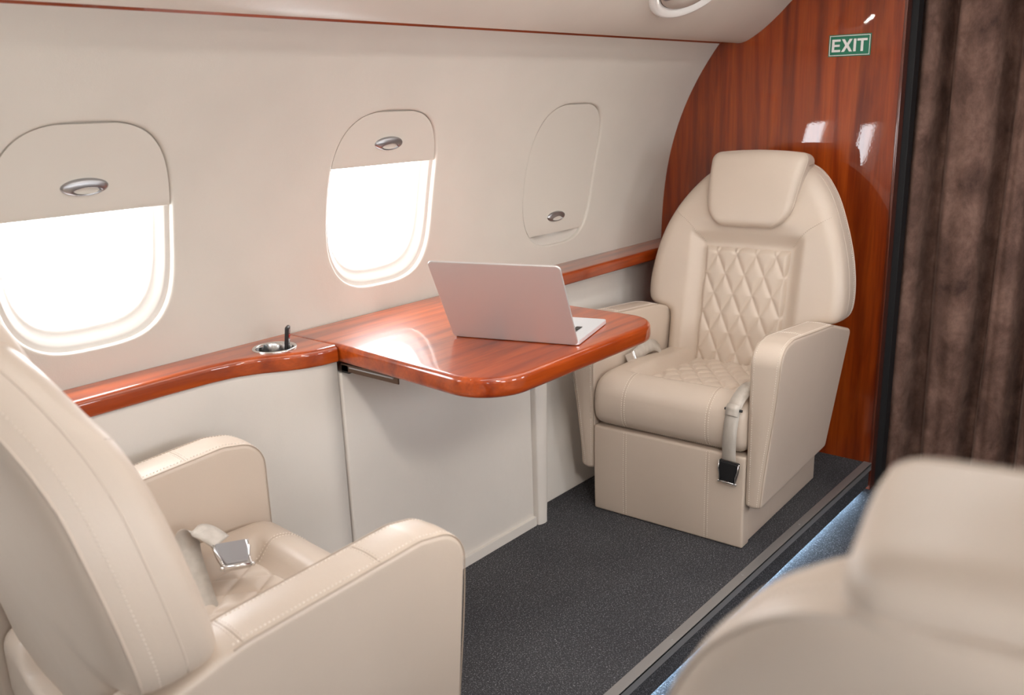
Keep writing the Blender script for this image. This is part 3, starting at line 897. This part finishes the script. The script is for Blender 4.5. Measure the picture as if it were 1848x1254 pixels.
    for s in (1, -1):
        stitch_on(tk, smooth_path([(-.3, s*.170, .872), (-.3, s*.195, .905), (-.3, s*.235, .945), (-.3, s*.30, .985)], 5), (-1, 0, 0), bs, seam=bf)
    merge(bk, bc, 'leather'); merge(bk, bf, 'seam'); merge(bk, bs, 'thread')
    # quilted back panel
    bm = bmesh.new(); na, nb = 120, 170
    def bsurf(a, z):
        e = min(.172-abs(a), .866-z, z-.36)
        return u_face(z)-.010+.019*ss(-.003, .024, e)+quilt_h(a, z-.48, .0765, .142, .0085)*ss(0, .012, e)
    add_grid(bm, [[(bsurf(a, z), a, z) for a in np.linspace(-.172, .172, na)] for z in np.linspace(.36, .866, nb)])
    qb = obj('back_quilting', bm, 'quilt', root)
    # stitches sunk in the quilting lines
    bs = bmesh.new(); bs2 = bmesh.new()
    for s in (1, -1):
        for k in range(-12, 12):
            seg = []
            for z in np.linspace(.40, .862, 80):
                a = .0765*(k-s*(z-.48)/.142)
                if abs(a) < .168: seg.append(Vector((bsurf(a, z), a, z)))
            if len(seg) > 3: dashes(bs, seg, (1, 0, .2), ln=.003, gap=.0022, r=.0006)
            seg = []
            for b in np.linspace(-.5, -.122, 70):
                a = .076*(k-s*(b+.03)/.105)
                if abs(a) < .158: seg.append(Vector((b, a, qsurf(a, b))))
            if len(seg) > 3: dashes(bs2, seg, (0, 0, 1), ln=.003, gap=.0022, r=.0006)
    merge(qb, bs, 'thread2'); merge(qs, bs2, 'thread2')
    # headrest
    def hd_(x, y, z):
        t = (z-.945)/(1.20-.945)           # 0..1
        fr2 = ss(-.690, -.568, x)             # 1 at the front
        w_ = 1-(.17*max(0, 1-t)**1.2+.22*max(0, 1-t/.30)**2.2)*fr2-.08*(1-fr2)
        crown = 1-.25*(abs(y)/.19)**2.5
        x2 = x-.098*(t-.18)+.014*math.sin(PI*min(1, max(0, t)))*crown*fr2
        z2 = z-.012*(abs(y)/.19)**2*ss(.6, 1, t)-.012*(1-fr2)*(1-t)
        z2 -= .012*ss(.7, 1., t)*(1-fr2)
        return (x2, y*w_, z2)
    bm = bmesh.new(); rbox(bm, (-.690, -.186, .939), (-.543, .186, 1.205), .030, 16, hd_)
    hr = obj('headrest', bm, 'leather', root)
    bs = bmesh.new(); bc = bmesh.new()
    def hpt(f, xf, g=.002):    # path around the pad at depth xf
        pass
    th_ = tree_of(hr)
    # front edge piping: ring on the pad a little behind its face
    ring_ = []
    for k in range(80):
        a = 2*PI*k/80; c, s_ = math.cos(a), math.sin(a); e = 2/5.
        yy = .192*math.copysign(abs(c)**e, c); zz = 1.0725+.1275*math.copysign(abs(s_)**e, s_)
        p = Vector(hd_(-.568, yy*.995, 1.0725+(zz-1.0725)*.995)); ring_.append(p)
    ring2 = []
    cen = Vector(hd_(-.568, 0, 1.07))
    for p in ring_:
        d = (cen-p); h = th_.ray_cast(p-d.normalized()*.05, d.normalized())
        if h[0] is not None: ring2.append(h[0])
    tube(bc, ring2, .0016, 6, closed=True)
    dashes(bs, ring2, [(p-cen).normalized() for p in ring2], r=.0007)
    # rear seam across the wrap-over
    q, nr = project(th_, [(-1.2, y, 1.150) for y in np.linspace(-.18, .18, 40)], (1, 0, 0), back=0)
    if len(q) > 3: tube(bc, q, .0030, 6)
    merge(hr, bc, 'leather'); merge(hr, bs, 'thread')
    return root
def copy_tree(o, parent=None):
    c = o.copy(); COL.objects.link(c); c.parent = parent
    for ch in list(o.children): copy_tree(ch, c)
    return c

seatA = build_seat()
seatB = copy_tree(seatA); seatC = copy_tree(seatA)
seatA.location = (2.422, 1.410, 0); seatA.rotation_euler = (0, 0, math.radians(182.3))
seatB.location = (1.080, 1.405, 0); seatB.rotation_euler = (0, 0, math.radians(-4))
seatC.location = (1.163, -.030, 0); seatC.rotation_euler = (0, 0, math.radians(0))
seatA.scale = (1, .975, 1)
for st, dx, dh in ((seatA, -.062, .022), (seatB, 0., -.022)):     # each back is reclined on its own
    for ch in st.children:
        n_ = ch.name.split('.')[0]
        if n_ in ('backrest', 'back_panel', 'back_quilting', 'headrest'): ch.location.x += dx
        if n_ == 'headrest': ch.location.x += dh
G = 'cream leather passenger seats'
tag(seatA, 'cream leather seat facing the camera in front of the wood bulkhead', 'seat', G)
tag(seatB, 'cream leather seat in the left foreground seen from behind, beside the wall', 'seat', G)
tag(seatC, 'blurred cream leather seat in the bottom right corner across the aisle', 'seat', G)

# ------------------------------------------------------------------ seat belts (parts of the seats they are bolted to)
def strap(bm, path, widths, w, thick=.0016, n=6):
    P = smooth_path(path, n); Wv = smooth_path(widths, n); rows = []
    for i, (p, wv_) in enumerate(zip(P, Wv)):
        t = (P[min(i+1, len(P)-1)]-P[max(i-1, 0)]).normalized(); wd = (wv_-t*wv_.dot(t)).normalized(); nn = t.cross(wd).normalized()
        rows.append([p+wd*w/2+nn*thick/2, p+wd*w/4+nn*thick/2, p+nn*thick/2, p-wd*w/4+nn*thick/2, p-wd*w/2+nn*thick/2, p-wd*w/2-nn*thick/2, p-nn*thick/2, p+wd*w/2-nn*thick/2])
    V = add_grid(bm, rows, cv=True); bm.faces.new(V[0]); bm.faces.new(V[-1])
def buckle(parent, mtx, face):
    """tapered lift-latch buckle; local x across, y along the strap (away), z out of the face"""
    def body(hx0, hx1, y0, y1, z0, z1, b, mat, name, hollow=0.):
        bm = bmesh.new(); pts = [(-hx0, y0)]
        L = rounded_poly([(-hx0, y0, .003), (hx0, y0, .003), (hx0*.97, y0+(y1-y0)*.42, .01), (hx1, y1, .003), (-hx1, y1, .003), (-hx0*.97, y0+(y1-y0)*.42, .01)], 4)
        rows = [[(p.x, p.y, z) for p in inset_loop(L, d)] for d, z in ((b, z0), (0, z0+b), (0, z1-b), (b, z1))]
        V = add_grid(bm, rows, cv=True); bm.faces.new(V[0]); bm.faces.new(V[-1])
        bmesh.ops.transform(bm, matrix=mtx, verts=bm.verts[:]); return obj(name, bm, mat, parent, angle=35)
    fr = body(.0285, .0215, -.030, .030, -.004, .005, .0012, 'steel' if face != 'black' else 'black', 'buckle')
    body(.0245, .0180, -.0265, .0215, .0046, .0078, .0008, 'satin' if face != 'black' else 'black', 'latch_plate')
    bm = bmesh.new(); tube(bm, [(-.024, .028, .003), (.024, .028, .003)], .0032, 10)
    for sx in (-1, 1):
        bmesh.ops.create_uvsphere(bm, u_segments=10, v_segments=6, radius=.0038, matrix=Matrix.Translation((sx*.0245, .0285, .003)))
        bmesh.ops.create_uvsphere(bm, u_segments=10, v_segments=6, radius=.0026, matrix=Matrix.Translation((sx*.0285, -.026, .004)))
        tube(bm, [(sx*.0275, -.026, .0055), (sx*.0272, -.008, .0068), (sx*.0225, .010, .0066), (sx*.0215, .026, .005)], .0017, 6)
    bmesh.ops.transform(bm, matrix=mtx, verts=bm.verts[:]); obj('buckle_rim', bm, 'steel', parent)
def frame(origin, xdir, ydir):
    x = Vector(xdir).normalized(); y = Vector(ydir); y = (y-x*y.dot(x)).normalized(); z = x.cross(y)
    m_ = Matrix((x, y, z)).transposed().to_4x4(); m_.translation = Vector(origin); return m_
def to_local(seat, pts):
    mi = (Matrix.Translation(seat.location) @ Matrix.Rotation(seat.rotation_euler.z, 4, 'Z')).inverted()
    return [mi @ Vector(p) for p in pts]

# far seat: strap hanging down over the front next to the near armrest
bm = bmesh.new()
Wd = [(0, -1, 0)]*3
path = [(-.105, .262, .515), (-.055, .258, .520), (-.008, .250, .497), (.020, .246, .462), (.033, .243, .40), (.030, .2405, .345), (.022, .238, .300)]
strap(bm, path, [(.35, -1, .5), (.2, -1, .25), (.05, -1, .05), (0, -1, 0), (0, -1, 0), (0, -1, .03), (0, -1, .03)], .046)
blt = obj('seat_belt', bm, 'web', seatA)
bm = bmesh.new(); tube(bm, [(.021, .218, .470), (.021, .276, .470)], .0042, 10); obj('adjuster', bm, 'black', blt)
bm = bmesh.new(); strap(bm, [(.0150, .2463, .485), (.0245, .2458, .4755), (.0265, .245, .464), (.0285, .2445, .452)], [(0, -1, 0)]*4, .044, .002); obj('strap_fold', bm, 'web', blt)
buckle(blt, frame((.020, .237, .262), (0, -1, .05), (.04, -.05, -1)) @ Matrix.Scale(1.2, 4), 'black')
# far seat: tongue end lying on the cushion next to the far armrest
bm = bmesh.new()
strap(bm, [(-.425, -.245, .452), (-.405, -.250, .492), (-.360, -.256, .519), (-.300, -.262, .514), (-.250, -.264, .504)], [(.05, -.45, 1), (0, -.45, 1), (.0, -.45, 1), (0, -.45, 1), (0, -.45, 1)], .044)
bl2 = obj('seat_belt', bm, 'web', seatA)
fm = frame((-.218, -.265, .499), (0, -.45, 1), (1, 0, -.2))
bm = bmesh.new(); add_box(bm, (-.021, -.022, -.0012), (.021, .026, .0012), .0012)
for sx in (-1, 1): tube(bm, [(sx*.022, -.024, 0), (sx*.022, -.008, 0)], .0024, 8)
tube(bm, [(-.023, -.024, .001), (.023, -.024, .001)], .0042, 10)
bmesh.ops.transform(bm, matrix=fm, verts=bm.verts[:]); obj('belt_tongue', bm, 'steel', bl2, angle=40)

# near seat: folded strap with a steel buckle lying on the side bolster
wpts = [(.778, 1.440, .430), (.808, 1.535, .496), (.826, 1.585, .528), (.842, 1.612, .552), (.857, 1.612, .566), (.873, 1.590, .562), (.886, 1.558, .545)]
wws = [(1, -.25, 0), (1, -.25, 0), (1, -.2, 0), (1, 0, 0), (1, .1, 0), (1, .2, 0), (1, .3, 0)]
bm = bmesh.new(); L = to_local(seatB, wpts); R4 = Matrix.Rotation(-seatB.rotation_euler.z, 4, 'Z')
strap(bm, L, [R4 @ Vector(v) for v in wws], .052)
bl3 = obj('seat_belt', bm, 'web', seatB)
mW = frame(to_local(seatB, [(.886, 1.518, .526)])[0], R4 @ Vector((-1, .36, .10)), R4 @ Vector((-.30, -.95, -.34)))
if mW.col[2].z < 0: mW = mW @ Matrix.Rotation(PI, 4, 'Y')
buckle(bl3, mW @ Matrix.Scale(1.25, 4), 'steel')

# ------------------------------------------------------------------ light and camera
w = bpy.data.worlds.new('sky'); S.world = w; w.use_nodes = True
nt = w.node_tree; bg = nt.nodes['Background']; bg.inputs[0].default_value = (.93, .96, 1., 1); tcw = N(nt, 'ShaderNodeTexCoord'); sx = N(nt, 'ShaderNodeSeparateXYZ'); mrg = N(nt, 'ShaderNodeMapRange')
mrg.inputs['From Min'].default_value = -.5; mrg.inputs['From Max'].default_value = .5; mrg.inputs['To Min'].default_value = 15.; mrg.inputs['To Max'].default_value = 15.
nt.links.new(tcw.outputs['Generated'], sx.inputs[0]); nt.links.new(sx.outputs['Y'], mrg.inputs['Value']); nt.links.new(mrg.outputs[0], bg.inputs[1])
def portal(xc, flip):
    L_ = bpy.data.lights.new('window_portal', 'AREA'); L_.shape = 'RECTANGLE'; L_.size = .40; L_.size_y = .50; L_.cycles.is_portal = True
    o = bpy.data.objects.new('window_portal', L_); COL.objects.link(o)
    p = wp(xc, WZ, .07); n = Vector((0, 1, -wdy(WZ))).normalized()
    if flip: p.y = 2*YC-p.y; n.y = -n.y
    o.location = p; o.rotation_euler = n.to_track_quat('Z', 'Y').to_euler()
for xc in WX.values(): portal(xc, False); portal(xc, True)

# added fill spot just below the near pod, brightening the far seat's front
SP = bpy.data.lights.new('fill_spot', 'SPOT'); SP.energy = 85.; SP.color = (1., .93, .86); SP.shadow_soft_size = .14; SP.spot_size = math.radians(75); SP.spot_blend = 1.
so = bpy.data.objects.new('fill_spot', SP); COL.objects.link(so); so.location = lamp_pos
so.rotation_euler = (lamp_pos-Vector((2.35, 1.55, .30))).to_track_quat('Z', 'Y').to_euler()
cam = bpy.data.cameras.new('camera'); co = bpy.data.objects.new('camera', cam); COL.objects.link(co); S.camera = co
yaw, pit, rol = math.radians(40.38105447), math.radians(-15.28760848), math.radians(1.9119101)
f = Vector((math.cos(pit)*math.cos(yaw), math.cos(pit)*math.sin(yaw), math.sin(pit)))
r = f.cross(Vector((0, 0, 1))).normalized(); d = f.cross(r)
c, s = math.cos(rol), math.sin(rol); R_ = c*r+s*d; D_ = -s*r+c*d
mt = Matrix((R_, -D_, -f)).transposed().to_4x4(); mt.translation = (0, 0, 1.40); co.matrix_world = mt
cam.sensor_width = 36; cam.lens = 1618.34/1848*36; cam.clip_start = .02
cam.dof.use_dof = True; cam.dof.focus_distance = 2.6; cam.dof.aperture_fstop = 3.8
vs = S.view_settings; vs.view_transform = 'Standard'; vs.look = 'None'; vs.gamma = 1; vs.use_curve_mapping = False; vs.exposure = .10
S.cycles.use_denoising = True
S.cycles.max_bounces = 10; S.cycles.diffuse_bounces = 5; S.cycles.glossy_bounces = 4; S.cycles.transparent_max_bounces = 8
S.cycles.sample_clamp_indirect = 60.
